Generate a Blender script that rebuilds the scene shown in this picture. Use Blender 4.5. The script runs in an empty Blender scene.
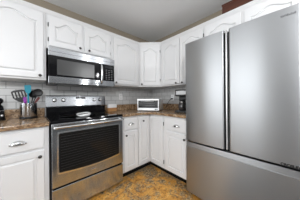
import bpy, bmesh, math, random
from mathutils import Matrix, Vector
random.seed(7)
S = bpy.context.scene
COL = S.collection
PI = math.pi

# ------------------------------------------------------------------ camera, world, lights, exposure
YAW, ROLL = 0.8092, -0.0085
c, s = math.cos(YAW), math.sin(YAW)
fw = Vector((c, s, 0)); rt = Vector((s, -c, 0)); up = Vector((0, 0, 1))
R_ = rt * math.cos(ROLL) + up * math.sin(ROLL)
U_ = up * math.cos(ROLL) - rt * math.sin(ROLL)
cam = bpy.data.cameras.new('camera')
cam.sensor_width = 36
cam.lens = 128.94 / 300 * 36
cam.shift_x = (150 - 155.57) / 300
cam.shift_y = (98.37 - 100) / 300
cam.clip_start = 0.02
camo = bpy.data.objects.new('camera', cam); COL.objects.link(camo)
camo.matrix_world = Matrix(((R_.x, U_.x, -fw.x, -1.9948), (R_.y, U_.y, -fw.y, -2.2001), (R_.z, U_.z, -fw.z, 1.1266), (0, 0, 0, 1)))
S.camera = camo

W = bpy.data.worlds.new('world'); S.world = W; W.use_nodes = True
W.node_tree.nodes['Background'].inputs[0].default_value = (0.85, 0.92, 1.0, 1)
W.node_tree.nodes['Background'].inputs[1].default_value = 0.6

def area(name, loc, target, sx, sy, power, color=(1, 1, 1)):
    l = bpy.data.lights.new(name, 'AREA'); l.shape = 'RECTANGLE'; l.size = sx; l.size_y = sy
    l.energy = power; l.color = color
    o = bpy.data.objects.new(name, l); COL.objects.link(o); o.location = loc
    o.rotation_euler = (Vector(target) - Vector(loc)).to_track_quat('-Z', 'Y').to_euler()
    return o
COOL = (0.93, 0.97, 1.0)
area('unseen_light_left', (-4.05, -0.90, 1.45), (0, -0.90, 1.35), 1.55, 1.7, 17, COOL)  # unseen window light, placed for the bright bands on the fridge
area('fill_rear', (-3.0, -4.65, 1.5), (-3.0, 0, 1.4), 1.9, 1.5, 3, COOL)  # rear fill added out of view, kept clear of the steel reflections
def point_fill(name, loc, power, r):
    pl = bpy.data.lights.new(name, 'POINT'); pl.energy = power; pl.color = (0.97, 0.985, 1.0); pl.shadow_soft_size = r
    o = bpy.data.objects.new(name, pl); COL.objects.link(o); o.location = loc
point_fill('unseen_fill', (-2.5, -2.9, 1.85), 42, 0.16)  # fill light added behind the camera to brighten ceiling and cabinets
point_fill('trim_band_light', (-0.78, -3.1, 1.92), 13, 0.05)  # pair of added lights, placed to reflect as bands in the microwave trim
point_fill('trim_band_light', (-0.37, -3.1, 1.92), 13, 0.05)
S.view_settings.view_transform = 'Standard'
S.view_settings.look = 'None'
S.view_settings.exposure = 1.0
S.view_settings.gamma = 1.0
S.view_settings.use_curve_mapping = False

# ------------------------------------------------------------------ materials
def mat(name, col, rough=0.5, metal=0.0, spec=0.5, coat=0.0):
    m = bpy.data.materials.new(name); m.use_nodes = True
    b = m.node_tree.nodes['Principled BSDF']
    b.inputs['Base Color'].default_value = (*col, 1); b.inputs['Roughness'].default_value = rough
    b.inputs['Metallic'].default_value = metal; b.inputs['Specular IOR Level'].default_value = spec
    b.inputs['Coat Weight'].default_value = coat
    return m
def nodes(m):
    return m.node_tree.nodes, m.node_tree.links, m.node_tree.nodes['Principled BSDF']
def coords(m, scale=(1, 1, 1), rot=(0, 0, 0)):
    n, l, b = nodes(m)
    t = n.new('ShaderNodeTexCoord'); mp = n.new('ShaderNodeMapping')
    mp.inputs['Scale'].default_value = scale; mp.inputs['Rotation'].default_value = rot
    l.new(t.outputs['Object'], mp.inputs['Vector']); return mp
def noise(m, mp, scale, detail=4, rough=0.55, dist=0.0):
    n, l, b = nodes(m)
    x = n.new('ShaderNodeTexNoise'); x.inputs['Scale'].default_value = scale; x.inputs['Detail'].default_value = detail
    x.inputs['Roughness'].default_value = rough; x.inputs['Distortion'].default_value = dist
    l.new(mp.outputs[0], x.inputs['Vector']); return x
def ramp(m, src, stops):
    n, l, b = nodes(m)
    r = n.new('ShaderNodeValToRGB'); e = r.color_ramp.elements
    while len(e) < len(stops): e.new(0.5)
    for k, (p, col) in enumerate(stops): e[k].position = p; e[k].color = (*col, 1)
    l.new(src, r.inputs[0]); return r
def mixc(m, a, b_, fac, mode='MIX'):
    n, l, b = nodes(m)
    x = n.new('ShaderNodeMix'); x.data_type = 'RGBA'; x.blend_type = mode
    for sock, v in ((x.inputs[0], fac), (x.inputs[6], a), (x.inputs[7], b_)):
        if hasattr(v, 'is_output'): l.new(v, sock)
        else: sock.default_value = v if isinstance(v, float) else (*v, 1)
    return x.outputs[2]
def bump(m, h, strength=0.2, dist=0.01):
    n, l, b = nodes(m)
    x = n.new('ShaderNodeBump'); x.inputs['Strength'].default_value = strength; x.inputs['Distance'].default_value = dist
    l.new(h, x.inputs['Height']); l.new(x.outputs[0], b.inputs['Normal'])

M = {}
M['white'] = mat('white_cabinet_paint', (0.76, 0.76, 0.765), 0.40)
M['trimwhite'] = mat('white_trim_paint', (0.80, 0.80, 0.80), 0.4)
M['ceil'] = mat('ceiling_paint', (0.85, 0.86, 0.87), 0.9)
n_ = noise(M['ceil'], coords(M['ceil']), 60, 3); bump(M['ceil'], n_.outputs[0], 0.15, 0.004)
M['tan'] = mat('tan_wall_paint', (0.30, 0.255, 0.195), 0.85)
M['room'] = mat('pale_room_paint', (0.74, 0.735, 0.725), 0.85)
M['black'] = mat('black_plastic', (0.008, 0.008, 0.0085), 0.35, 0, 0.3)
M['rubber'] = mat('black_matt', (0.008, 0.008, 0.008), 0.8, 0, 0.1)
M['glassblack'] = mat('black_glass', (0.006, 0.006, 0.007), 0.06, 0, 0.25)
M['ovenglass'] = mat('oven_window_glass', (0.012, 0.0115, 0.011), 0.09, 0, 0.25)
def steel(name, col, rough, sc, streak=0.05, aniso=0.8):
    m = mat(name, col, rough, 1.0)
    n, l, b = nodes(m)
    tg = n.new('ShaderNodeTangent'); tg.direction_type = 'RADIAL'; tg.axis = 'Z'
    b.inputs['Anisotropic'].default_value = aniso; b.inputs['Anisotropic Rotation'].default_value = 0.25
    l.new(tg.outputs[0], b.inputs['Tangent'])
    nz = noise(m, coords(m, sc), 1.0, 3)
    mr = n.new('ShaderNodeMapRange'); mr.inputs[3].default_value = rough - streak; mr.inputs[4].default_value = rough + streak
    l.new(nz.outputs[0], mr.inputs[0]); l.new(mr.outputs[0], b.inputs['Roughness'])
    return m
M['steel'] = steel('brushed_steel_horizontal', (0.485, 0.50, 0.52), 0.15, (3, 3, 300), 0.02, 0.96)
M['fridge'] = steel('brushed_steel_fridge', (0.385, 0.392, 0.402), 0.34, (400, 400, 5), 0.04)
M['fridgedark'] = mat('grey_fridge_side', (0.16, 0.16, 0.165), 0.5, 0.3)
M['chrome'] = mat('polished_nickel', (0.72, 0.72, 0.72), 0.16, 1.0)
M['knob'] = mat('dark_bronze_knob', (0.09, 0.085, 0.08), 0.3, 0.9)
M['hinge'] = mat('dark_hinge_metal', (0.12, 0.12, 0.12), 0.4, 0.8)
M['printed'] = mat('pale_print', (0.6, 0.6, 0.6), 0.6)
M['darkprint'] = mat('dark_badge', (0.02, 0.02, 0.02), 0.4)
M['greyprint'] = mat('grey_logo', (0.20, 0.20, 0.205), 0.4, 0.4)
M['outlet'] = mat('white_outlet_plastic', (0.90, 0.90, 0.90), 0.35)
M['whitecer'] = mat('white_ceramic', (0.86, 0.86, 0.86), 0.2)
M['teal'] = mat('teal_silicone', (0.0, 0.27, 0.38), 0.45)
M['purple'] = mat('purple_silicone', (0.26, 0.03, 0.33), 0.45)
M['redplastic'] = mat('dark_red_plastic', (0.11, 0.012, 0.010), 0.4)
M['nylon'] = mat('black_nylon', (0.02, 0.02, 0.021), 0.4)
M['silver'] = mat('silver_plastic', (0.70, 0.70, 0.70), 0.28, 0.5)
M['brass'] = mat('brass', (0.75, 0.50, 0.12), 0.3, 1.0)
M['lcd'] = mat('display_black', (0.01, 0.012, 0.014), 0.1)
M['caraf'] = mat('carafe_glass', (0.05, 0.045, 0.045), 0.05, 0, 0.7)
M['grout'] = mat('dark_rack_metal', (0.3, 0.3, 0.3), 0.35, 1.0)

# granite laminate worktop
m = M['granite'] = mat('brown_granite', (0.3, 0.2, 0.12), 0.22)
n, l, b = nodes(m); mp = coords(m)
a = noise(m, mp, 26, 6, 0.65, 0.6); ra = ramp(m, a.outputs[0], [(0.34, (0.10, 0.050, 0.025)), (0.47, (0.30, 0.185, 0.10)), (0.58, (0.42, 0.29, 0.175)), (0.70, (0.60, 0.48, 0.35))])
k2 = noise(m, mp, 75, 4, 0.6); rk = ramp(m, k2.outputs[0], [(0.56, (0, 0, 0)), (0.64, (1, 1, 1))])
l.new(mixc(m, ra.outputs[0], (0.035, 0.022, 0.016), rk.outputs[0]), b.inputs['Base Color'])

# stone look vinyl floor: ochre with grey veins
m = M['floor'] = mat('ochre_stone_floor', (0.4, 0.22, 0.06), 0.45, 0, 0.3)
n, l, b = nodes(m); mp = coords(m)
a = noise(m, mp, 11, 8, 0.66, 0.9); ra = ramp(m, a.outputs[0], [(0.32, (0.26, 0.115, 0.025)), (0.45, (0.58, 0.27, 0.050)), (0.58, (0.70, 0.37, 0.085)), (0.72, (0.75, 0.50, 0.21))])
v = noise(m, mp, 4.5, 9, 0.72, 1.4); rv = ramp(m, v.outputs[0], [(0.475, (0, 0, 0)), (0.55, (0.9, 0.9, 0.9))])
v2 = noise(m, mp, 34, 6, 0.7, 0.6); rv2 = ramp(m, v2.outputs[0], [(0.38, (0.03, 0.028, 0.026)), (0.50, (0.22, 0.17, 0.11)), (0.62, (0.58, 0.42, 0.24))])
c1 = mixc(m, ra.outputs[0], rv2.outputs[0], rv.outputs[0])
sp = noise(m, mp, 48, 6, 0.75, 1.5); rs = ramp(m, sp.outputs[0], [(0.55, (0, 0, 0)), (0.60, (1, 1, 1))])
l.new(mixc(m, c1, (0.035, 0.026, 0.02), rs.outputs[0]), b.inputs['Base Color'])

# grey subway tile
def tile(name, axis):
    m = mat(name, (0.4, 0.4, 0.4), 0.3)
    n, l, b = nodes(m)
    t = n.new('ShaderNodeTexCoord'); sx = n.new('ShaderNodeSeparateXYZ'); cx = n.new('ShaderNodeCombineXYZ')
    l.new(t.outputs['Object'], sx.inputs[0]); l.new(sx.outputs[axis], cx.inputs[0])
    ad = n.new('ShaderNodeMath'); ad.operation = 'ADD'; ad.inputs[1].default_value = -1.251 + 0.0762 * 20
    l.new(sx.outputs[2], ad.inputs[0]); l.new(ad.outputs[0], cx.inputs[1])
    br = n.new('ShaderNodeTexBrick'); br.inputs['Scale'].default_value = 1.0
    br.inputs['Brick Width'].default_value = 0.1524; br.inputs['Row Height'].default_value = 0.0762
    br.inputs['Mortar Size'].default_value = 0.003; br.inputs['Mortar Smooth'].default_value = 0.2
    br.inputs['Color1'].default_value = (0.57, 0.57, 0.565, 1); br.inputs['Color2'].default_value = (0.62, 0.62, 0.615, 1)
    br.inputs['Mortar'].default_value = (0.25, 0.25, 0.25, 1)
    l.new(cx.outputs[0], br.inputs['Vector']); l.new(br.outputs['Color'], b.inputs['Base Color'])
    bump(m, br.outputs['Fac'], -0.25, 0.002)
    return m
M['tileA'] = tile('grey_subway_tile', 0); M['tileB'] = tile('grey_subway_tile_side', 1)

def wood(name, stops, sc):
    m = mat(name, (0.3, 0.1, 0.05), 0.4)
    n, l, b = nodes(m)
    nz = noise(m, coords(m, sc), 1.0, 5, 0.6, 0.8); r = ramp(m, nz.outputs[0], stops)
    l.new(r.outputs[0], b.inputs['Base Color']); return m
M['redwood'] = wood('reddish_brown_wood', [(0.3, (0.040, 0.010, 0.004)), (0.7, (0.10, 0.028, 0.012))], (60, 3, 60))
M['oak'] = wood('honey_wood', [(0.3, (0.36, 0.17, 0.06)), (0.7, (0.50, 0.27, 0.11))], (6, 60, 60))

# ------------------------------------------------------------------ mesh helpers
class MB:
    def __init__(self): self.b = bmesh.new(); self.smooth = False
    def _add(self, other, mtx=None):
        me = bpy.data.meshes.new('tmp'); other.to_mesh(me); other.free()
        if mtx is not None: me.transform(mtx)
        self.b.from_mesh(me); bpy.data.meshes.remove(me); return self
    def box(self, lo, hi, bev=0.0, seg=2, mtx=None):
        t = bmesh.new(); bmesh.ops.create_cube(t, size=1)
        for v in t.verts:
            v.co = Vector([(lo[i] + hi[i]) / 2 + v.co[i] * (hi[i] - lo[i]) for i in range(3)])
        if bev > 0: bmesh.ops.bevel(t, geom=list(t.edges), offset=bev, segments=seg, affect='EDGES', profile=0.5)
        return self._add(t, mtx)
    def lathe(self, prof, loc=(0, 0, 0), axis='Z', n=20, mtx=None):
        t = bmesh.new(); rings = []
        for r, z in prof:
            if r < 1e-6: rings.append([t.verts.new((0, 0, z))])
            else: rings.append([t.verts.new((r * math.cos(2 * PI * k / n), r * math.sin(2 * PI * k / n), z)) for k in range(n)])
        for A, B in zip(rings, rings[1:]):
            for k in range(n):
                k1 = (k + 1) % n
                if len(A) == 1 and len(B) == 1: continue
                if len(A) == 1: t.faces.new((A[0], B[k1], B[k]))
                elif len(B) == 1: t.faces.new((A[k], A[k1], B[0]))
                else: t.faces.new((A[k], A[k1], B[k1], B[k]))
        for f in t.faces: f.smooth = True
        for ring, flip in ((rings[0], True), (rings[-1], False)):
            if len(ring) > 1: t.faces.new(ring[::-1] if flip else ring)
        bmesh.ops.recalc_face_normals(t, faces=t.faces)
        R = {'Z': Matrix(), '-Y': Matrix.Rotation(PI / 2, 4, 'X'), 'X': Matrix.Rotation(PI / 2, 4, 'Y'), '-X': Matrix.Rotation(-PI / 2, 4, 'Y')}[axis]
        Mx = Matrix.Translation(loc) @ R
        if mtx is not None: Mx = mtx @ Mx
        return self._add(t, Mx)
    def tube(self, pts, r, n=10, flat=1.0, mtx=None):
        pts = [Vector(p) for p in pts]; t = bmesh.new(); rings = []
        rr = r if isinstance(r, (list, tuple)) else [r] * len(pts)
        ref = None
        for i, p in enumerate(pts):
            d = (pts[min(i + 1, len(pts) - 1)] - pts[max(i - 1, 0)]).normalized()
            if ref is None: ref = Vector((0, 0, 1)) if abs(d.z) < 0.9 else Vector((1, 0, 0))
            a = d.cross(ref).normalized(); e = a.cross(d).normalized(); ref = e
            rings.append([t.verts.new(p + a * rr[i] * math.cos(2 * PI * k / n) + e * rr[i] * flat * math.sin(2 * PI * k / n)) for k in range(n)])
        for A, B in zip(rings, rings[1:]):
            for k in range(n): t.faces.new((A[k], A[(k + 1) % n], B[(k + 1) % n], B[k])).smooth = True
        t.faces.new(rings[0]); t.faces.new(rings[-1])
        bmesh.ops.recalc_face_normals(t, faces=t.faces)
        return self._add(t, mtx)
    def prism(self, poly, z0, z1, mtx=None, bev=0.0, smooth=False):
        t = bmesh.new()
        A = [t.verts.new((x, y, z0)) for x, y in poly]; B = [t.verts.new((x, y, z1)) for x, y in poly]
        t.faces.new(A[::-1]); t.faces.new(B)
        n = len(poly)
        for k in range(n): t.faces.new((A[k], A[(k + 1) % n], B[(k + 1) % n], B[k])).smooth = smooth
        bmesh.ops.recalc_face_normals(t, faces=t.faces)
        if bev > 0:
            eds = [e for e in t.edges if abs(e.verts[0].co.z - e.verts[1].co.z) < 1e-6]
            bmesh.ops.bevel(t, geom=eds, offset=bev, segments=3, affect='EDGES', profile=0.5)
        return self._add(t, mtx)
    def loft(self, loops, cap0=True, cap1=True, smooth=False, mtx=None):
        t = bmesh.new(); V = [[t.verts.new(p) for p in L] for L in loops]; n = len(loops[0])
        for A, B in zip(V, V[1:]):
            for k in range(n): t.faces.new((A[k], A[(k + 1) % n], B[(k + 1) % n], B[k])).smooth = smooth
        if cap0: t.faces.new(V[0][::-1])
        if cap1: t.faces.new(V[-1])
        bmesh.ops.recalc_face_normals(t, faces=t.faces)
        return self._add(t, mtx)
    def build(self, name, m, parent=None):
        me = bpy.data.meshes.new(name); self.b.to_mesh(me); self.b.free()
        o = bpy.data.objects.new(name, me); COL.objects.link(o); me.materials.append(m)
        if parent is not None: o.parent = parent
        return o

def tag(o, label, cat, group=None):
    o['label'] = label; o['category'] = cat
    if group: o['group'] = group
    return o
def thing(name, label, cat, loc=(0, 0, 0), rz=0.0, group=None):
    o = bpy.data.objects.new(name, None); COL.objects.link(o); o.empty_display_size = 0.05
    o.location = loc; o.rotation_euler = (0, 0, rz)
    return tag(o, label, cat, group)
def struct(name, mb, m):
    o = mb.build(name, m); o['kind'] = 'structure'; return o
def lettering(name, body, size, m, mtx, parent, depth=0.0008, spacing=1.0, bold=0.0):
    cu = bpy.data.curves.new(name, 'FONT'); cu.body = body; cu.size = size; cu.extrude = depth; cu.align_x = 'CENTER'; cu.align_y = 'CENTER'
    cu.space_character = spacing; cu.offset = bold
    t = bpy.data.objects.new(name, cu); COL.objects.link(t)
    me = bpy.data.meshes.new_from_object(t.evaluated_get(bpy.context.evaluated_depsgraph_get()))
    bpy.data.objects.remove(t); bpy.data.curves.remove(cu)
    me.transform(mtx); me.materials.clear(); me.materials.append(m)
    o = bpy.data.objects.new(name, me); COL.objects.link(o)
    if parent is not None: o.parent = parent
    return o
FRONT = Matrix.Rotation(PI / 2, 4, 'X')     # text in XY -> facing -Y

# ------------------------------------------------------------------ room shell
struct('floor', MB().box((-2.3, -2.7, -0.1), (0.12, 0.12, 0)), M['floor'])
M['added_carpet'] = mat('added_carpet_grey', (0.13, 0.13, 0.13), 0.95)
struct('added_floor_carpet', MB().box((-4.1, -4.7, -0.1), (-2.301, 0.12, 0)).box((-2.3, -4.7, -0.1), (1.6, -2.701, 0)), M['added_carpet'])  # unseen grey floor added to cut warm bounce and fridge reflections
struct('ceiling', MB().box((-4.1, -4.7, 2.408), (1.6, 0.12, 2.5)), M['ceil'])
struct('wall_back', MB().box((-4.1, 0, 0), (0.12, 0.12, 2.408)), M['tan'])
struct('wall_right', MB().box((0, -2.75, 0), (0.12, 0, 2.408)), M['tan'])
struct('wall_left', MB().box((-4.2, -4.7, 0), (-4.1, 0.12, 2.408)), M['room'])
struct('added_dark_door', MB().box((-4.099, -3.3, 0.001), (-4.06, -2.25, 2.10), 0.004), mat('added_door_brown', (0.05, 0.045, 0.04), 0.5))  # unseen dark slab added to darken the right side of the fridge reflection
struct('wall_far_right', MB().box((1.5, -4.7, 0), (1.6, 0.12, 2.408)), M['room'])
struct('wall_rear', MB().box((-4.1, -4.8, 0), (1.6, -4.7, 2.408)), mat('grey_room_paint', (0.15, 0.15, 0.15), 0.85))
struct('reflection_blocker', MB().box((-1.95, -2.75, 0.0005), (-0.98, -1.62, 0.012), 0.004), mat('blocker_charcoal', (0.04, 0.04, 0.04), 0.9))  # unseen dark slab added so the freezer drawer reflects less floor
# added, unseen window frames round the left and rear lights
def window(nm, x0, x1, y, z0, z1, axis):
    mb = MB(); w = 0.07
    def bx(a0, a1, c0, c1):
        if axis == 'y': mb.box((a0, y - 0.03, c0), (a1, y + 0.045, c1), 0.004)
        else: mb.box((y - 0.03, a0, c0), (y + 0.045, a1, c1), 0.004)
    bx(x0 - w, x0, z0 - w, z1 + w); bx(x1, x1 + w, z0 - w, z1 + w); bx(x0, x1, z0 - w, z0); bx(x0, x1, z1, z1 + w)
    struct(nm, mb, M['trimwhite'])
window('unseen_window_1', -3.95, -2.05, -4.68, 0.75, 2.25, 'y')
window('unseen_window_2', -1.675, -0.125, -4.08, 0.75, 2.25, 'x')
# backsplash tile on both walls
struct('trim_1', MB().box((-2.9, -0.008, 0.80), (-0.0005, -0.0005, 1.72)), M['tileA'])
struct('trim_2', MB().box((-0.008, -1.40, 0.80), (-0.0005, -0.0085, 1.36)), M['tileB'])
# crown moulding along the cabinet tops
def sweep(path, prof):
    # path: list of (x,y) ; prof: (offset towards room, z)
    P = [Vector((x, y, 0)) for x, y in path]; loops = []
    for i, p in enumerate(P):
        d0 = (P[i] - P[i - 1]).normalized() if i > 0 else (P[1] - P[0]).normalized()
        d1 = (P[i + 1] - P[i]).normalized() if i < len(P) - 1 else d0
        n0 = Vector((d0.y, -d0.x, 0)); n1 = Vector((d1.y, -d1.x, 0))
        nn = (n0 + n1).normalized(); k = 1 / max(0.3, nn.dot(n0))
        loops.append([p + nn * k * o + Vector((0, 0, z)) for o, z in prof])
    return MB().loft(loops)
struct('trim_3', sweep([(-2.75, -0.3305), (-0.6102, -0.3305), (-0.3305, -0.6102), (-0.3305, -2.42)],
       [(0.001, 2.082), (0.006, 2.080), (0.008, 2.090), (0.016, 2.098), (0.020, 2.108), (0.026, 2.110), (0.026, 2.119), (-0.02, 2.119), (-0.02, 2.090), (0.001, 2.090)]), M['white'])

# ------------------------------------------------------------------ cabinet building blocks
def door_mesh(x0, x1, z0, z1, yf, th=0.02, mx=0.052, mb_=0.055, mt=0.05, rise=0.0, sh=0.0, groove=True):
    """slab with a routed raised panel, cathedral top when rise > 0; front at y = yf"""
    NB, NT, NS = 10, 28, 4
    def loop(mgx, mgb, mgt, y, arch=True, q=0.0):
        a, e = x0 + mgx, x1 - mgx; bz = z0 + mgb; tz = z1 - mgt; L = []
        for k in range(NB): L.append((a + (e - a) * k / NB, y, bz))
        def top(sv):
            if not arch or rise <= 0: return tz
            u = abs(sv)
            if u > 0.82: return tz - rise
            return tz - rise + rise * (0.5 + 0.5 * math.cos(PI * u / 0.82)) ** 0.9
        zt = top(1)
        for k in range(NS): L.append((e, y, bz + (zt - bz) * k / NS))
        for k in range(NT + 1):
            sv = 1 - 2 * k / NT; L.append(((a + e) / 2 + (e - a) / 2 * sv, y, top(sv)))
        for k in range(1, NS): L.append((a, y, zt + (bz - zt) * k / NS))
        return L
    r = 0.003
    loops = [loop(0, 0, 0, yf + th, False), loop(0, 0, 0, yf + r, False), loop(r, r, r, yf, False)]
    if groove:
        loops += [loop(mx, mb_, mt, yf), loop(mx + 0.003, mb_ + 0.003, mt + 0.003, yf + 0.013),
                  loop(mx + 0.012, mb_ + 0.012, mt + 0.012, yf + 0.013), loop(mx + 0.026, mb_ + 0.026, mt + 0.026, yf + 0.0015)]
    return MB().loft(loops)
def add_knob(door, x, z, y):
    MB().lathe([(0.0, 0.0), (0.006, 0.0), (0.0055, 0.010), (0.012, 0.014), (0.0145, 0.020), (0.012, 0.026), (0.0, 0.028)], (x, y, z), '-Y', 16).build('knob', M['knob'], door)
def add_hinge(door, x, z, y):
    MB().lathe([(0.0, -0.024), (0.0048, -0.023), (0.0048, 0.023), (0.0, 0.024)], (x, y + 0.004, z), 'Z', 10).box((x - 0.007, y + 0.004, z - 0.018), (x + 0.007, y + 0.010, z + 0.018)).build('hinge', M['hinge'], door)
def add_pull(drawer, x, z, y):
    """bin / cup pull with an open bottom"""
    pts = []
    n = 14; loops = []
    for ri, (k, off) in enumerate(((1.0, 0.0), (0.97, 0.010), (0.80, 0.020), (0.45, 0.026))):
        loops.append([(x + 0.044 * k * math.cos(PI * j / n), y - off, z - 0.012 + 0.032 * k * math.sin(PI * j / n)) for j in range(n + 1)])
    b = bmesh.new(); V = [[b.verts.new(p) for p in L] for L in loops]
    for A, B in zip(V, V[1:]):
        for j in range(n): b.faces.new((A[j], A[j + 1], B[j + 1], B[j])).smooth = True
    b.faces.new(V[-1])
    bmesh.ops.recalc_face_normals(b, faces=b.faces)
    bmesh.ops.solidify(b, geom=list(b.faces), thickness=0.0025)
    mb = MB(); mb._add(b)
    mb.box((x - 0.052, y - 0.004, z - 0.014), (x - 0.040, y, z - 0.002), 0.0015).box((x + 0.040, y - 0.004, z - 0.014), (x + 0.052, y, z - 0.002), 0.0015)
    mb.tube([(x - 0.040, y - 0.008, z - 0.012), (x - 0.02, y - 0.019, z - 0.012), (x + 0.02, y - 0.019, z - 0.012), (x + 0.040, y - 0.008, z - 0.012)], 0.003, 8)
    mb.build('cup_pull', M['chrome'], drawer)

def upper(name, label, loc, rz, w, z0, z1, depth, doors, group='white wall cabinets'):
    """doors: (x0,x1,z0,z1,knob x,knob z,hinge x or None,hinge zs)"""
    t = thing(name, label, 'cabinet', loc, rz)
    MB().box((0.0008, -depth, z0), (w - 0.0008, -0.0095, z1), 0.0015, 1).build('body', M['white'], t)
    for (x0, x1, a, b_, kx, kz, hx, hz, rise) in doors:
        d = door_mesh(x0, x1, a, b_, -depth - 0.021, rise=rise).build('door', M['white'], t)
        add_knob(d, kx, kz, -depth - 0.021)
        for z in hz: add_hinge(d, hx, z, -depth - 0.0095)
    return t
UB, UT, D = 1.337, 2.085, 0.33
upper('wall_cabinet', 'white arched-panel wall cabinet at the far left, above the utensil crock', (-2.38, 0, 0), 0, 0.4965, UB, UT, D,
      [(0.02, 0.475, 1.357, 2.062, 0.444, 1.382, None, (), 0.05)])
upper('wall_cabinet', 'short white wall cabinet with two doors, above the microwave', (-1.8828, 0, 0), 0, 0.7638, 1.697, UT, D,
      [(0.024, 0.358, 1.728, 2.062, 0.329, 1.769, 0.021, (1.80, 1.965), 0.055),
       (0.383, 0.730, 1.728, 2.062, 0.436, 1.763, 0.733, (1.80, 1.965), 0.055)])
upper('wall_cabinet', 'tall white wall cabinet between the microwave and the corner cabinet', (-1.1182, 0, 0), 0, 0.5072, UB, UT, D,
      [(0.020, 0.467, 1.357, 2.062, 0.048, 1.376, 0.470, (1.45, 1.963), 0.05)])
# diagonal corner cabinet
mid = Vector((-0.47, -0.47, 0)); t = thing('corner_wall_cabinet', 'white wall cabinet set diagonally in the corner, above the toaster oven', 'cabinet', mid, -PI / 4)
inv = Matrix.Rotation(PI / 4, 4, 'Z') @ Matrix.Translation(-mid)
MB().prism([(-0.6096, -0.0095), (-0.0095, -0.0095), (-0.0095, -0.6096), (-0.3296, -0.6096), (-0.6096, -0.3296)], UB, UT, mtx=inv).build('body', M['white'], t)
d = door_mesh(-0.172, 0.172, 1.357, 2.062, -0.0212, rise=0.05).build('door', M['white'], t)
add_knob(d, -0.148, 1.378, -0.0212)
for z in (1.45, 1.963): add_hinge(d, 0.175, z, -0.0100)
upper('wall_cabinet', 'white two-door wall cabinet above the coffee maker, beside the fridge', (0, -0.6104, 0), -PI / 2, 0.7916, UB, UT, D,
      [(0.030, 0.400, 1.357, 2.062, 0.345, 1.368, 0.027, (), 0.05), (0.412, 0.785, 1.357, 2.062, 0.460, 1.363, 0.788, (1.45, 1.965), 0.05)])
upper('wall_cabinet', 'white two-door wall cabinet directly above the steel fridge', (0, -1.4024, 0), -PI / 2, 0.89, 1.80, UT, D,
      [(0.028, 0.428, 1.82, 2.062, 0.39, 1.84, 0.025, (), 0.045), (0.460, 0.862, 1.82, 2.062, 0.50, 1.84, 0.865, (), 0.045)])

# base cabinets
def base(name, label, loc, rz, w, items):
    t = thing(name, label, 'cabinet', loc, rz)
    MB().box((0.0008, -0.61, 0.10), (w - 0.0008, -0.0095, 0.875), 0.0015, 1).build('body', M['white'], t)
    MB().box((0.0008, -0.535, 0.0), (w - 0.0008, -0.02, 0.099)).build('toe_kick', M['rubber'], t)
    for it in items:
        kind, x0, x1, a, b_, hx, hz = it[:7]
        if kind == 'drawer':
            d = door_mesh(x0, x1, a, b_, -0.6312, groove=False).build('drawer', M['white'], t); add_pull(d, hx, hz, -0.6312)
        else:
            d = door_mesh(x0, x1, a, b_, -0.6312, mx=0.05, mb_=0.05, mt=0.05).build('door', M['white'], t); add_knob(d, hx, hz, -0.6312)
            for z in it[8]: add_hinge(d, it[7], z, -0.6196)
    return t
base('base_cabinet', 'white base cabinet left of the range, with drawer and door', (-2.45, 0, 0), 0, 0.5665,
     [('drawer', 0.20, 0.53, 0.685, 0.852, 0.365, 0.763), ('door', 0.20, 0.53, 0.13, 0.662, 0.500, 0.612, None, ())])
base('base_cabinet', 'narrow white base cabinet right of the range, with one drawer over a door', (-1.1182, 0, 0), 0, 0.2572,
     [('drawer', 0.022, 0.246, 0.690, 0.855, 0.136, 0.768), ('door', 0.022, 0.246, 0.125, 0.664, 0.050, 0.618, None, ())])
# corner base cabinet, L shaped
t = thing('corner_base_cabinet', 'white L-shaped corner base cabinet with two tall doors meeting at right angles', 'cabinet', (-0.61, -0.61, 0))
T_ = Matrix.Translation((0.61, 0.61, 0))
Lp = [(-0.8602, -0.0095), (-0.0095, -0.0095), (-0.0095, -0.9402), (-0.61, -0.9402), (-0.61, -0.61), (-0.8602, -0.61)]
MB().prism(Lp, 0.10, 0.875, mtx=T_).build('body', M['white'], t)
Lk = [(-0.8602, -0.02), (-0.02, -0.02), (-0.02, -0.9402), (-0.535, -0.9402), (-0.535, -0.535), (-0.8602, -0.535)]
MB().prism(Lk, 0.0, 0.099, mtx=T_).build('toe_kick', M['rubber'], t)
d = door_mesh(-0.240, -0.0225, 0.125, 0.855, -0.0212, mx=0.045).build('door', M['white'], t)
add_knob(d, -0.160, 0.785, -0.0212)
dm = door_mesh(0.0225, 0.303, 0.125, 0.855, -0.0212, mx=0.045)
dm.b.transform(Matrix.Rotation(-PI / 2, 4, 'Z')); d = dm.build('door', M['white'], t)
hb = MB()
for z in (0.20, 0.755):
    hb = MB().lathe([(0.0, -0.028), (0.0055, -0.027), (0.0055, 0.027), (0.0, 0.028)], (-0.009, -0.310, z), 'Z', 10); hb.build('hinge', M['hinge'], d)
base('base_cabinet', 'white base cabinet between the corner and the fridge, with drawer and door', (0, -0.9408, 0), -PI / 2, 0.392,
     [('drawer', 0.025, 0.380, 0.690, 0.855, 0.220, 0.762), ('door', 0.025, 0.380, 0.125, 0.664, 0.35, 0.61, None, ())])

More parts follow.
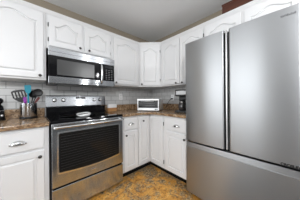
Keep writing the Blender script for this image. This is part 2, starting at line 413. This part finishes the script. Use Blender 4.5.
# worktops
def arc(cx, cy, r, a0, a1, n=10):
    return [(cx + r * math.cos(a0 + (a1 - a0) * k / n), cy + r * math.sin(a0 + (a1 - a0) * k / n)) for k in range(n + 1)]
t = thing('worktop', 'brown speckled granite worktop left of the range, under the utensil crock', 'worktop', (-2.45, 0, 0.876))
MB().box((0, -0.645, 0.0004), (0.5665, -0.0095, 0.038), 0.007, 3).build('slab', M['granite'], t)
MB().box((0, -0.030, 0.0385), (0.5665, -0.0095, 0.140), 0.003, 2).build('upstand', M['granite'], t)
t = thing('worktop', 'brown speckled granite L-shaped worktop running round the corner to the fridge', 'worktop', (-0.61, -0.61, 0.876))
r = 0.14
poly = [(-1.1178, -0.0095), (-0.0095, -0.0095), (-0.0095, -1.334), (-0.645, -1.334)] + arc(-0.645 - r, -0.645 - r, r, 0, PI / 2) + [(-1.1178, -0.645)]
MB().prism(poly, 0.0004, 0.038, mtx=T_, bev=0.007).build('slab', M['granite'], t)
MB().prism([(-1.1178, -0.0095), (-0.0095, -0.0095), (-0.0095, -1.334), (-0.030, -1.334), (-0.030, -0.030), (-1.1178, -0.030)], 0.0385, 0.140, mtx=T_, bev=0.003).build('upstand', M['granite'], t)

# ------------------------------------------------------------------ range
t = thing('range', 'stainless steel electric range with black glass cooktop and wide oven door', 'stove', (-1.8825, 0, 0))
Wd = 0.7505
MB().box((0.002, -0.62, 0.10), (Wd - 0.002, -0.03, 0.895), 0.002, 1).build('body', M['black'], t)
MB().box((0.03, -0.58, 0.0), (Wd - 0.03, -0.06, 0.099)).build('toe_kick', M['rubber'], t)
MB().box((0.0, -0.662, 0.896), (Wd, -0.105, 0.920), 0.005, 3).build('cooktop', M['glassblack'], t)
ct = bpy.data.objects['cooktop']
for (bx, by, br) in ((0.20, -0.47, 0.105), (0.56, -0.47, 0.09), (0.20, -0.24, 0.075), (0.56, -0.24, 0.105)):
    MB().lathe([(br - 0.002, 0.9203), (br, 0.9203), (br, 0.9206), (br - 0.002, 0.9206), (br - 0.002, 0.9203)], (bx, by, 0), 'Z', 32).build('burner_ring', M['greyprint'], ct)
# backguard: black riser below, sloping steel panel above
MB().box((0.008, -0.104, 0.90), (Wd - 0.008, -0.03, 1.020), 0.003).build('riser', M['glassblack'], t)
bgp = MB().loft([[(x, -0.03, 1.0205), (x, -0.108, 1.0205), (x, -0.112, 1.035), (x, -0.086, 1.165), (x, -0.074, 1.176), (x, -0.03, 1.176)] for x in (0.004, Wd - 0.004)]).build('control_panel', M['steel'], t)
sl = math.atan2(0.026, 0.13)
def on_panel(x, z):   # frame on the sloping steel face: local -Y out
    y = -0.112 + (z - 1.035) * 0.2
    return Matrix.Translation((x, y, z)) @ Matrix.Rotation(-sl, 4, 'X')
for x in (0.090, 0.186, 0.576, 0.663):
    k = MB().lathe([(0.0, 0.0), (0.026, 0.0), (0.026, 0.003), (0.021, 0.005), (0.0195, 0.024), (0.017, 0.028), (0.0, 0.028)], (0, 0, 0), '-Y', 24, mtx=on_panel(x, 1.113)).build('knob', M['chrome'], bgp)
    MB().box((-0.003, -0.0325, -0.017), (0.003, -0.0275, 0.017), 0.001, mtx=on_panel(x, 1.113)).build('pointer', M['chrome'], k)
MB().box((-0.062, -0.003, -0.017), (0.062, 0.002, 0.015), 0.001, mtx=on_panel(0.395, 1.145)).build('display', M['lcd'], bgp)
lettering('clock_digits', '2:45', 0.012, M['printed'], on_panel(0.385, 1.145) @ Matrix.Translation((0, -0.0032, 0)) @ FRONT, bpy.data.objects['display'], 0.0002)
for k in range(8):
    MB().box((-0.008, -0.0012, -0.003), (0.008, 0.002, 0.003), 0.0008, mtx=on_panel(0.31 + 0.0245 * k, 1.100)).build('touch_key', M['greyprint'], bgp)
# oven door with window, frame and bowed handle
dr = MB().box((0.013, -0.672, 0.288), (Wd - 0.006, -0.621, 0.893), 0.006, 3).build('oven_door', M['steel'], t)
def rrect(x0, x1, z0, z1, r, y, n=6, bow=0.0):
    L = []
    for (cx, cz, a) in ((x1 - r, z1 - r, 0), (x0 + r, z1 - r, PI / 2), (x0 + r, z0 + r, PI), (x1 - r, z0 + r, 1.5 * PI)):
        for k in range(n + 1):
            L.append((cx + r * math.cos(a + PI / 2 * k / n), y, cz + r * math.sin(a + PI / 2 * k / n)))
    # extra points along the lower edge make it bow downwards
    out = []
    for p in L: out.append(p)
    if bow:
        low = [(x0 + r + (x1 - x0 - 2 * r) * k / 12, y, z0 - bow * math.sin(PI * k / 12)) for k in range(1, 12)]
        i = 3 * (n + 1); out = L[:i] + low + L[i:]
    return out
MB().loft([rrect(0.052, 0.700, 0.408, 0.812, 0.02, -0.6715, bow=0.022), rrect(0.052, 0.700, 0.408, 0.812, 0.02, -0.6755, bow=0.022),
           rrect(0.062, 0.690, 0.420, 0.802, 0.016, -0.6765, bow=0.022)]).build('window_bezel', M['chrome'], dr)
MB().loft([rrect(0.066, 0.686, 0.424, 0.798, 0.014, -0.6735, bow=0.022), rrect(0.066, 0.686, 0.424, 0.798, 0.014, -0.6768, bow=0.022)]).build('window_glass', M['ovenglass'], dr)
rk_ = MB()
for k in range(13): rk_.box((0.080, -0.6771, 0.452 + 0.026 * k), (0.672, -0.6767, 0.4545 + 0.026 * k))
rk_.build('oven_racks', mat('rack_line_grey', (0.016, 0.0155, 0.015), 0.3), dr)  # thin rack lines laid on the opaque window glass
hd = MB().tube([(0.024 + (Wd - 0.048) * k / 24, -0.722 - 0.012 * math.sin(PI * k / 24), 0.863) for k in range(25)], 0.0165, 14, 0.8)
hd.box((0.026, -0.722, 0.850), (0.056, -0.665, 0.876), 0.004).box((Wd - 0.056, -0.722, 0.850), (Wd - 0.026, -0.665, 0.876), 0.004)
hd.build('handle', M['chrome'], dr)
bd = MB().lathe([(0.0, 0.0), (0.020, 0.0), (0.020, 0.0015), (0.017, 0.003), (0.0, 0.003)], (0, 0, 0), '-Y', 24, mtx=Matrix.Translation((0.378, -0.672, 0.345)) @ Matrix.Diagonal((1.3, 1, 0.55, 1))).build('badge', M['chrome'], dr)
MB().box((0.013, -0.668, 0.040), (Wd - 0.006, -0.621, 0.270), 0.006, 3).build('storage_drawer', M['steel'], t)

# ------------------------------------------------------------------ microwave over the range
WM = 0.751
t = thing('microwave', 'stainless steel over-the-range microwave with black glass door', 'microwave', (-1.871, 0, 1.303))
MB().box((0.003, -0.375, 0.004), (WM - 0.003, -0.0095, 0.390), 0.002, 1).build('body', M['black'], t)
MB().box((0.0, -0.412, 0.302), (WM, -0.3755, 0.392), 0.004, 3).build('vent_panel', M['steel'], t)
MB().box((0.004, -0.4135, 0.346), (WM - 0.004, -0.4121, 0.3485)).build('vent_seam', M['darkprint'], bpy.data.objects['vent_panel'])
MB().box((0.0, -0.412, 0.0), (WM, -0.3755, 0.076), 0.004, 3).build('lower_band', M['steel'], t)
dr = MB().box((0.002, -0.408, 0.0775), (0.582, -0.3755, 0.3005), 0.003).build('door', M['glassblack'], t)
MB().loft([rrect(0.075, 0.470, 0.096, 0.270, 0.008, -0.4075), rrect(0.075, 0.470, 0.096, 0.270, 0.008, -0.4092)]).build('window_screen', mat('microwave_screen', (0.05, 0.05, 0.05), 0.25), dr)
hp = [(0.556, -0.408, 0.296), (0.556, -0.434, 0.285), (0.556, -0.446, 0.24), (0.556, -0.450, 0.165), (0.556, -0.446, 0.09), (0.556, -0.434, 0.045), (0.556, -0.410, 0.034)]
MB().tube(hp, 0.0125, 12).build('handle', M['chrome'], dr)
cp = MB().box((0.584, -0.408, 0.0775), (WM - 0.003, -0.3755, 0.3005), 0.003).build('keypad', M['glassblack'], t)
dd = MB().box((0.612, -0.4092, 0.255), (0.735, -0.4075, 0.285), 0.0005, 1).build('display', M['lcd'], cp)
for r_ in range(6):
    for c_ in range(3):
        MB().box((0.622 + 0.038 * c_, -0.4088, 0.098 + 0.025 * r_), (0.642 + 0.038 * c_, -0.4078, 0.106 + 0.025 * r_), 0.0003, 1).build('key', M['greyprint'], cp)
MB().box((0.10, -0.33, -0.004), (0.66, -0.10, 0.0035), 0.002).build('grease_filter', M['grout'], t)

# ------------------------------------------------------------------ refrigerator
FY, FW, FX = -1.346, 0.911, -0.71
t = thing('refrigerator', 'large stainless steel French-door fridge with a bottom freezer drawer', 'fridge', (0, FY, 0), -PI / 2)
MB().box((0.004, -0.615, 0.03), (FW - 0.004, -0.04, 1.740), 0.004, 2).build('body', M['fridgedark'], t)
MB().box((0.02, -0.58, 0.0), (FW - 0.02, -0.08, 0.029)).build('base_grille', M['rubber'], t)
def fdoor(name, x0, x1, z0, z1, bulge=0.006, toplip=False):
    n = 18; prof = []
    for k in range(n + 1):
        u = k / n; e = min(u, 1 - u) * (x1 - x0)
        rnd = 0.0 if e > 0.014 else 0.014 - math.sqrt(max(0, 0.014 ** 2 - (0.014 - e) ** 2))
        prof.append((x0 + (x1 - x0) * u, -0.698 - bulge * (1 - (2 * u - 1) ** 2) - 0.006 + rnd))
    # finer points at the rounded edges
    xs = sorted(set([0, 0.001, 0.003, 0.006, 0.010, 0.014, 0.022, 0.035] + [0.06 + (x1 - x0 - 0.12) * k / 14 for k in range(15)] + [x1 - x0 - v for v in (0.035, 0.022, 0.014, 0.010, 0.006, 0.003, 0.001, 0)]))
    prof = []
    for xx in xs:
        u = xx / (x1 - x0); e = min(xx, x1 - x0 - xx)
        rnd = 0.0 if e >= 0.014 else 0.014 - math.sqrt(max(0, 0.014 ** 2 - (0.014 - e) ** 2))
        prof.append((x0 + xx, -0.700 - bulge * (1 - (2 * u - 1) ** 2) + rnd))
    poly = [(x0, -0.622)] + prof + [(x1, -0.622)]
    P = [(p[0], p[1]) for p in poly]
    if not toplip:
        loops = [[(x, y + (0.004 if y < -0.64 else 0), z0) for x, y in P], [(x, y, z0 + 0.004) for x, y in P], [(x, y, z1 - 0.006) for x, y in P], [(x, y + (0.006 if y < -0.64 else 0), z1) for x, y in P]]
    else:
        loops = [[(x, y + (0.004 if y < -0.64 else 0), z0) for x, y in P], [(x, y, z0 + 0.004) for x, y in P], [(x, y, z1 - 0.050) for x, y in P],
                 [(x, y + (0.004 if y < -0.64 else 0), z1 - 0.047) for x, y in P], [(x, y + (0.009 if y < -0.64 else 0), z1) for x, y in P]]
    mb = MB().loft(loops)
    o = mb.build(name, M['fridge'], t)
    return o
dl = fdoor('door', 0.001, 0.4235, 0.640, 1.760)
drr = fdoor('door', 0.463, 0.910, 0.640, 1.760)
fz = fdoor('freezer_drawer', 0.001, 0.910, 0.050, 0.622, toplip=True)
MB().box((0.4245, -0.672, 0.640), (0.462, -0.622, 1.742), 0.002).build('handle_recess', M['rubber'], t)
MB().box((0.4375, -0.696, 0.645), (0.4485, -0.6725, 1.752), 0.002).build('mullion_strip', M['silver'], t)
MB().box((0.006, -0.66, 0.6235), (0.905, -0.60, 0.6385)).build('door_gap', M['rubber'], t)
MB().box((0.02, -0.66, 1.7405), (0.09, -0.56, 1.768), 0.004).build('hinge_cover', M['fridgedark'], t)
MB().box((0.82, -0.66, 1.7405), (0.89, -0.56, 1.768), 0.004).build('hinge_cover', M['fridgedark'], t)
lettering('logo', 'SAMSUNG', 0.0165, M['greyprint'], Matrix.Translation((0.845, -0.7075, 1.702)) @ FRONT, drr, 0.002, 1.05)
lettering('badge', 'CROSLEY', 0.026, M['darkprint'], Matrix.Translation((0.8505, -0.7045, 0.649)) @ FRONT, drr, 0.003, 0.9, 0.0012)

# ------------------------------------------------------------------ things on the worktops
# utensil crock
CX, CY, CZ = -2.028, -0.165, 0.9143
t = thing('utensil_crock', 'round stainless steel crock holding kitchen utensils, on the left worktop', 'utensil holder', (CX, CY, CZ))
MB().lathe([(0.0, 0.022), (0.070, 0.022), (0.0715, 0.024), (0.0715, 0.168), (0.0725, 0.172), (0.0690, 0.172), (0.0685, 0.030), (0.0, 0.030)], (0, 0, 0), 'Z', 40).build('body', M['steel'], t)
MB().lathe([(0.0, 0.0), (0.072, 0.0), (0.074, 0.003), (0.0735, 0.0215), (0.0, 0.0215)], (0, 0, 0), 'Z', 40).build('base', M['black'], t)
crock_group = None
def stick(name, label, cat, m, p0, p1, r0, r1, head):
    """utensil standing in the crock: handle from p0 to p1 (world offsets from the crock), then a head in the handle's frame"""
    p0, p1 = Vector(p0), Vector(p1)
    t = thing(name, label, cat, Vector((CX, CY, CZ)) + p0)
    d = p1 - p0
    MB().tube([Vector((0, 0, 0)), d * 0.5, d], [r0, (r0 + r1) / 2, r1], 10).build('handle', m, t)
    z = d.normalized(); view = Vector((0.02, -1, 0)); x = view.cross(z) * -1; x.normalize(); y = z.cross(x)
    F = Matrix(((x.x, y.x, z.x, d.x), (x.y, y.y, z.y, d.y), (x.z, y.z, z.z, d.z), (0, 0, 0, 1)))
    head(t, F); return t
def plate(F, outline, th, m, name, t, holes=()):
    """flat blade in the XZ plane of frame F"""
    P = [(x, z) for x, z in outline]
    mb = MB().loft([[(x, -th / 2, z) for x, z in P], [(x, th / 2, z) for x, z in P]], mtx=F)
    return mb.build(name, m, t)
def slotted_head(t, F):
    mb = MB(); F = F @ Matrix.Diagonal((1.15, 1, 1.15, 1))
    def bar(a, b_, w): mb.tube([a, b_], w, 8, 0.4, mtx=F)
    # rim, solid lower part and slats with open slots between
    mb.loft([[(x, y, z) for x, z in ((-0.012, -0.004), (0.012, -0.004), (0.040, 0.030), (0.042, 0.040), (-0.042, 0.040), (-0.040, 0.030))] for y in (-0.0015, 0.0015)], mtx=F)
    for x in (-0.041, -0.0205, 0.0, 0.0205, 0.041):
        mb.box((x - 0.0055, -0.0015, 0.0395), (x + 0.0055, 0.0015, 0.092), mtx=F)
    mb.loft([[(x, y, z) for x, z in ((-0.0465, 0.0915), (0.0465, 0.0915), (0.045, 0.103), (0.025, 0.111), (-0.025, 0.111), (-0.045, 0.103))] for y in (-0.0015, 0.0015)], mtx=F)
    mb.build('slotted_blade', M['nylon'], t)
stick('slotted_turner', 'black slotted turner leaning left in the steel crock', 'utensil', M['nylon'], (-0.016, -0.015, 0.035), (-0.053, -0.018, 0.190), 0.006, 0.0055, slotted_head)
def spoon_head(m, w, h, dep=0.012):
    def f(t, F):
        n = 24; loops = []
        for k, (sc_, y) in enumerate(((1.0, 0.0), (0.94, dep * 0.35), (0.75, dep * 0.8), (0.4, dep), (0.02, dep))):
            loops.append([(w * sc_ * math.cos(2 * PI * j / n), y, h + h * sc_ * math.sin(2 * PI * j / n)) for j in range(n)])
        inner = [[(x * 0.93, y - 0.0025, h + (z - h) * 0.93) for x, y, z in L] for L in loops]
        MB().loft(loops[::-1] + inner, cap0=True, cap1=True, smooth=True, mtx=F).build('bowl', m, t)
    return f
def blade_head(m, pts, th):
    return lambda t, F: plate(F, pts, th, m, 'blade', t)
spat = [(-0.010, -0.005), (0.010, -0.005), (0.024, 0.020), (0.027, 0.040), (0.027, 0.085), (0.018, 0.093), (-0.024, 0.088), (-0.027, 0.080), (-0.027, 0.040), (-0.024, 0.020)]
stick('spatula', 'bright teal silicone spatula standing upright in the steel crock', 'utensil', M['teal'], (0.004, -0.012, 0.035), (-0.003, -0.014, 0.282), 0.0075, 0.0075, blade_head(M['teal'], spat, 0.007))
stick('silicone_spreader', 'purple silicone utensil in the steel crock, between turner and teal spatula', 'utensil', M['purple'], (-0.010, -0.046, 0.035), (-0.026, -0.048, 0.19), 0.0075, 0.010, blade_head(M['purple'], [(-0.012, -0.004), (0.012, -0.004), (0.016, 0.02), (0.014, 0.045), (-0.008, 0.050), (-0.014, 0.02)], 0.008))
stick('serving_spoon', 'large black serving spoon leaning right in the steel crock', 'utensil', M['nylon'], (-0.015, 0.026, 0.035), (0.064, 0.024, 0.248), 0.0065, 0.0055, spoon_head(M['nylon'], 0.046, 0.046))
stick('ladle', 'black ladle behind the other utensils in the steel crock', 'utensil', M['nylon'], (0.00, 0.040, 0.035), (0.034, 0.052, 0.230), 0.0055, 0.0055, spoon_head(M['nylon'], 0.042, 0.046, 0.025))
stick('scraper', 'dark red handled utensil leaning furthest right in the steel crock', 'utensil', M['redplastic'], (-0.020, -0.034, 0.050), (0.056, -0.030, 0.180), 0.006, 0.0065, blade_head(M['redplastic'], [(-0.008, -0.004), (0.008, -0.004), (0.012, 0.03), (0.010, 0.065), (-0.010, 0.065), (-0.012, 0.03)], 0.007))

# coffee grinder at the left frame edge
t = thing('coffee_grinder', 'black coffee grinder with a domed lid, at the far left worktop edge', 'coffee grinder', (-2.255, -0.16, 0.9143))
MB().lathe([(0.0, 0.0), (0.056, 0.0), (0.058, 0.006), (0.054, 0.03), (0.050, 0.075), (0.050, 0.095), (0.0, 0.095)], (0, 0, 0), 'Z', 32).build('body', M['black'], t)
MB().lathe([(0.0, 0.0955), (0.0515, 0.0955), (0.0515, 0.106), (0.0, 0.106)], (0, 0, 0), 'Z', 32).build('band', M['steel'], t)
MB().lathe([(0.0, 0.1065), (0.046, 0.1065), (0.047, 0.115), (0.041, 0.145), (0.030, 0.160), (0.026, 0.166), (0.038, 0.176), (0.044, 0.195), (0.042, 0.212), (0.030, 0.228), (0.0, 0.233)], (0, 0, 0), 'Z', 32).build('lid', M['glassblack'], t)
MB().box((0.030, -0.052, 0.045), (0.046, -0.036, 0.062), 0.003).build('switch', M['silver'], t)

# spoon rest on the cooktop
t = thing('spoon_rest', 'white oval spoon rest with a dark hollow, on the black glass cooktop', 'spoon rest', (-1.552, -0.47, 0.9203))
def ov(a, b_, z, n=28):
    L = []
    for k in range(n):
        an = 2 * PI * k / n; cx, sx = math.cos(an), math.sin(an)
        L.append((a * math.copysign(abs(cx) ** 0.6, cx), b_ * math.copysign(abs(sx) ** 0.6, sx), z * (1.0 + 0.25 * cx)))
    return L
MB().loft([ov(0.050, 0.085, 0.0005), ov(0.060, 0.096, 0.010), ov(0.068, 0.108, 0.032), ov(0.062, 0.102, 0.034), ov(0.050, 0.088, 0.012)], smooth=True).build('dish', M['whitecer'], t)
MB().loft([ov(0.0495, 0.0875, 0.0125), ov(0.0575, 0.0965, 0.0245)]).build('glaze', M['nylon'], t)

# wooden holder with white block
t = thing('napkin_holder', 'small white box on a honey wood base, on the worktop just right of the range', 'box', (-1.015, -0.085, 0.9143))
MB().box((-0.080, -0.035, 0.0), (0.072, 0.035, 0.058), 0.003).build('base', M['oak'], t)
MB().box((-0.072, -0.030, 0.0583), (0.078, 0.030, 0.122), 0.006, 3).build('white_block', M['whitecer'], t)

# outlets
def outlet(label, loc, rz):
    t = thing('wall_outlet', label, 'outlet', loc, rz)
    p = MB().box((-0.036, -0.006, -0.058), (0.036, 0.0, 0.058), 0.003, 2).build('faceplate', M['outlet'], t)
    for z in (-0.024, 0.024):
        q = MB().box((-0.016, -0.0085, z - 0.014), (0.016, -0.0062, z + 0.014), 0.003, 2).build('socket', M['whitecer'], t)
        for x in (-0.006, 0.006): MB().box((x - 0.001, -0.0092, z - 0.005), (x + 0.001, -0.0086, z + 0.005)).build('slot', M['darkprint'], q)
    return t
outlet('white wall outlet on grey tile, above the small white box', (-0.804, -0.0085, 1.160), 0)
outlet('white wall outlet with a black cord plugged in, beside the coffee maker', (-0.0085, -0.600, 1.140), -PI / 2)

# toaster oven
ang = math.atan2(-0.338, 0.188)       # direction of its front edge
t = thing('toaster_oven', 'silver toaster oven with a dark glass front, in the worktop corner', 'toaster oven', (-0.606, -0.562, 0.9143), ang)
hw, H = 0.190, 0.205
MB().box((-hw, 0.006, 0.014), (hw, 0.255, H), 0.008, 3).build('body', M['silver'], t)
for x in (-0.16, 0.16):
    for y in (0.03, 0.22): MB().lathe([(0.0, 0.0), (0.012, 0.0), (0.013, 0.0135), (0.0, 0.0135)], (x, y, 0), 'Z', 12).build('foot', M['black'], t)
fr = MB()
fr.box((-hw, -0.010, 0.012), (hw, 0.0055, 0.056), 0.003); fr.box((-hw, -0.010, 0.178), (hw, 0.0055, H), 0.003)
fr.box((-hw, -0.010, 0.055), (-hw + 0.016, 0.0055, 0.179), 0.003); fr.box((hw - 0.018, -0.010, 0.055), (hw, 0.0055, 0.179), 0.003)
fr.build('front_frame', M['silver'], t)
gd = MB().box((-hw + 0.0165, -0.006, 0.0565), (hw - 0.0185, 0.0055, 0.1775), 0.001).build('glass_door', M['ovenglass'], t)
for z in (0.095, 0.125): MB().tube([(-0.150, -0.0075, z), (0.120, -0.0075, z)], 0.0022, 6).build('rack_bar', M['grout'], gd)
MB().tube([(-0.12, -0.006, 0.166), (-0.12, -0.026, 0.166), (0.10, -0.026, 0.166), (0.10, -0.006, 0.166)], 0.005, 8).build('handle', M['silver'], gd)
MB().box((0.120, -0.0125, 0.024), (0.145, -0.0103, 0.040), 0.001).build('button', M['black'], t)
MB().box((0.152, -0.0125, 0.024), (0.166, -0.0103, 0.040), 0.001).build('button', M['black'], t)
inv = (Matrix.Translation((-0.606, -0.562, 0.9143)) @ Matrix.Rotation(ang, 4, 'Z')).inverted()
cord = [(-0.022, -0.600, 1.116), (-0.05, -0.592, 1.112), (-0.08, -0.575, 1.08), (-0.09, -0.545, 1.03), (-0.10, -0.52, 0.975), (-0.12, -0.51, 0.935), (-0.16, -0.52, 0.920), (-0.24, -0.58, 0.919), (-0.282, -0.600, 0.935), (-0.345, -0.59, 0.95)]
MB().tube(cord, 0.0042, 8, mtx=inv).box((-0.05, -0.614, 1.104), (-0.018, -0.586, 1.130), 0.004, mtx=inv).build('power_cord', M['black'], t)

# drip coffee maker
t = thing('coffee_maker', 'black drip coffee maker with glass carafe, beside the fridge', 'coffee maker', (-0.335, -1.085, 0.9143), -PI / 2 + 0.25)
MB().box((-0.095, -0.135, 0.0), (0.095, 0.110, 0.035), 0.008, 3).build('base', M['black'], t)
MB().box((-0.092, 0.020, 0.0355), (0.092, 0.108, 0.240), 0.008, 3).build('water_tower', M['black'], t)
hdm = MB().box((-0.095, -0.125, 0.2405), (0.095, 0.108, 0.335), 0.010, 3).build('brew_head', M['black'], t)
MB().box((-0.078, -0.128, 0.262), (0.078, -0.1255, 0.318), 0.001).build('steel_band', mat('dull_grey_steel', (0.36, 0.36, 0.36), 0.45, 0.7), hdm)
cf = MB().lathe([(0.0, 0.036), (0.050, 0.036), (0.064, 0.055), (0.068, 0.095), (0.058, 0.135), (0.046, 0.160), (0.048, 0.172), (0.044, 0.172), (0.042, 0.160), (0.0, 0.155)], (0, -0.055, 0), 'Z', 32).build('carafe', M['caraf'], t)
MB().lathe([(0.0, 0.1725), (0.050, 0.1725), (0.048, 0.190), (0.0, 0.195)], (0, -0.055, 0), 'Z', 24).build('carafe_lid', M['black'], cf)
MB().lathe([(0.0515, 0.148), (0.0525, 0.148), (0.0500, 0.163), (0.0490, 0.163), (0.0515, 0.148)], (0, -0.055, 0), 'Z', 24).build('carafe_band', M['chrome'], cf)
MB().tube([(0.02, -0.100, 0.160), (0.035, -0.140, 0.158), (0.042, -0.155, 0.13), (0.040, -0.150, 0.08), (0.030, -0.118, 0.065)], 0.008, 8).build('carafe_handle', M['black'], cf)

# wooden box lying on the cabinet tops
t = thing('wooden_box', 'long reddish brown wooden box on top of the cabinets, above the fridge', 'box', (-0.20, -2.0, 2.0855))
mb = MB(); mb.box((-0.08, -0.42, 0.0), (0.08, 0.385, 0.180), 0.004)
mb.build('body', M['redwood'], t)
MB().box((-0.085, -0.425, 0.1805), (0.085, 0.390, 0.196), 0.004).build('lid', M['redwood'], t)
MB().box((-0.090, 0.155, 0.172), (-0.0855, 0.180, 0.200), 0.001).build('brass_latch', M['brass'], t)

# repeats share a group
for o in list(S.objects):
    if o.parent is None and 'label' in o:
        g = {'wall_cabinet': 'white wall cabinets', 'corner_wall_cabinet': 'white wall cabinets', 'base_cabinet': 'white base cabinets', 'corner_base_cabinet': 'white base cabinets',
             'worktop': 'granite worktops', 'wall_outlet': 'white wall outlets'}.get(o.name.split('.')[0])
        if o['category'] == 'utensil': g = 'utensils in the steel crock'
        if g: o['group'] = g
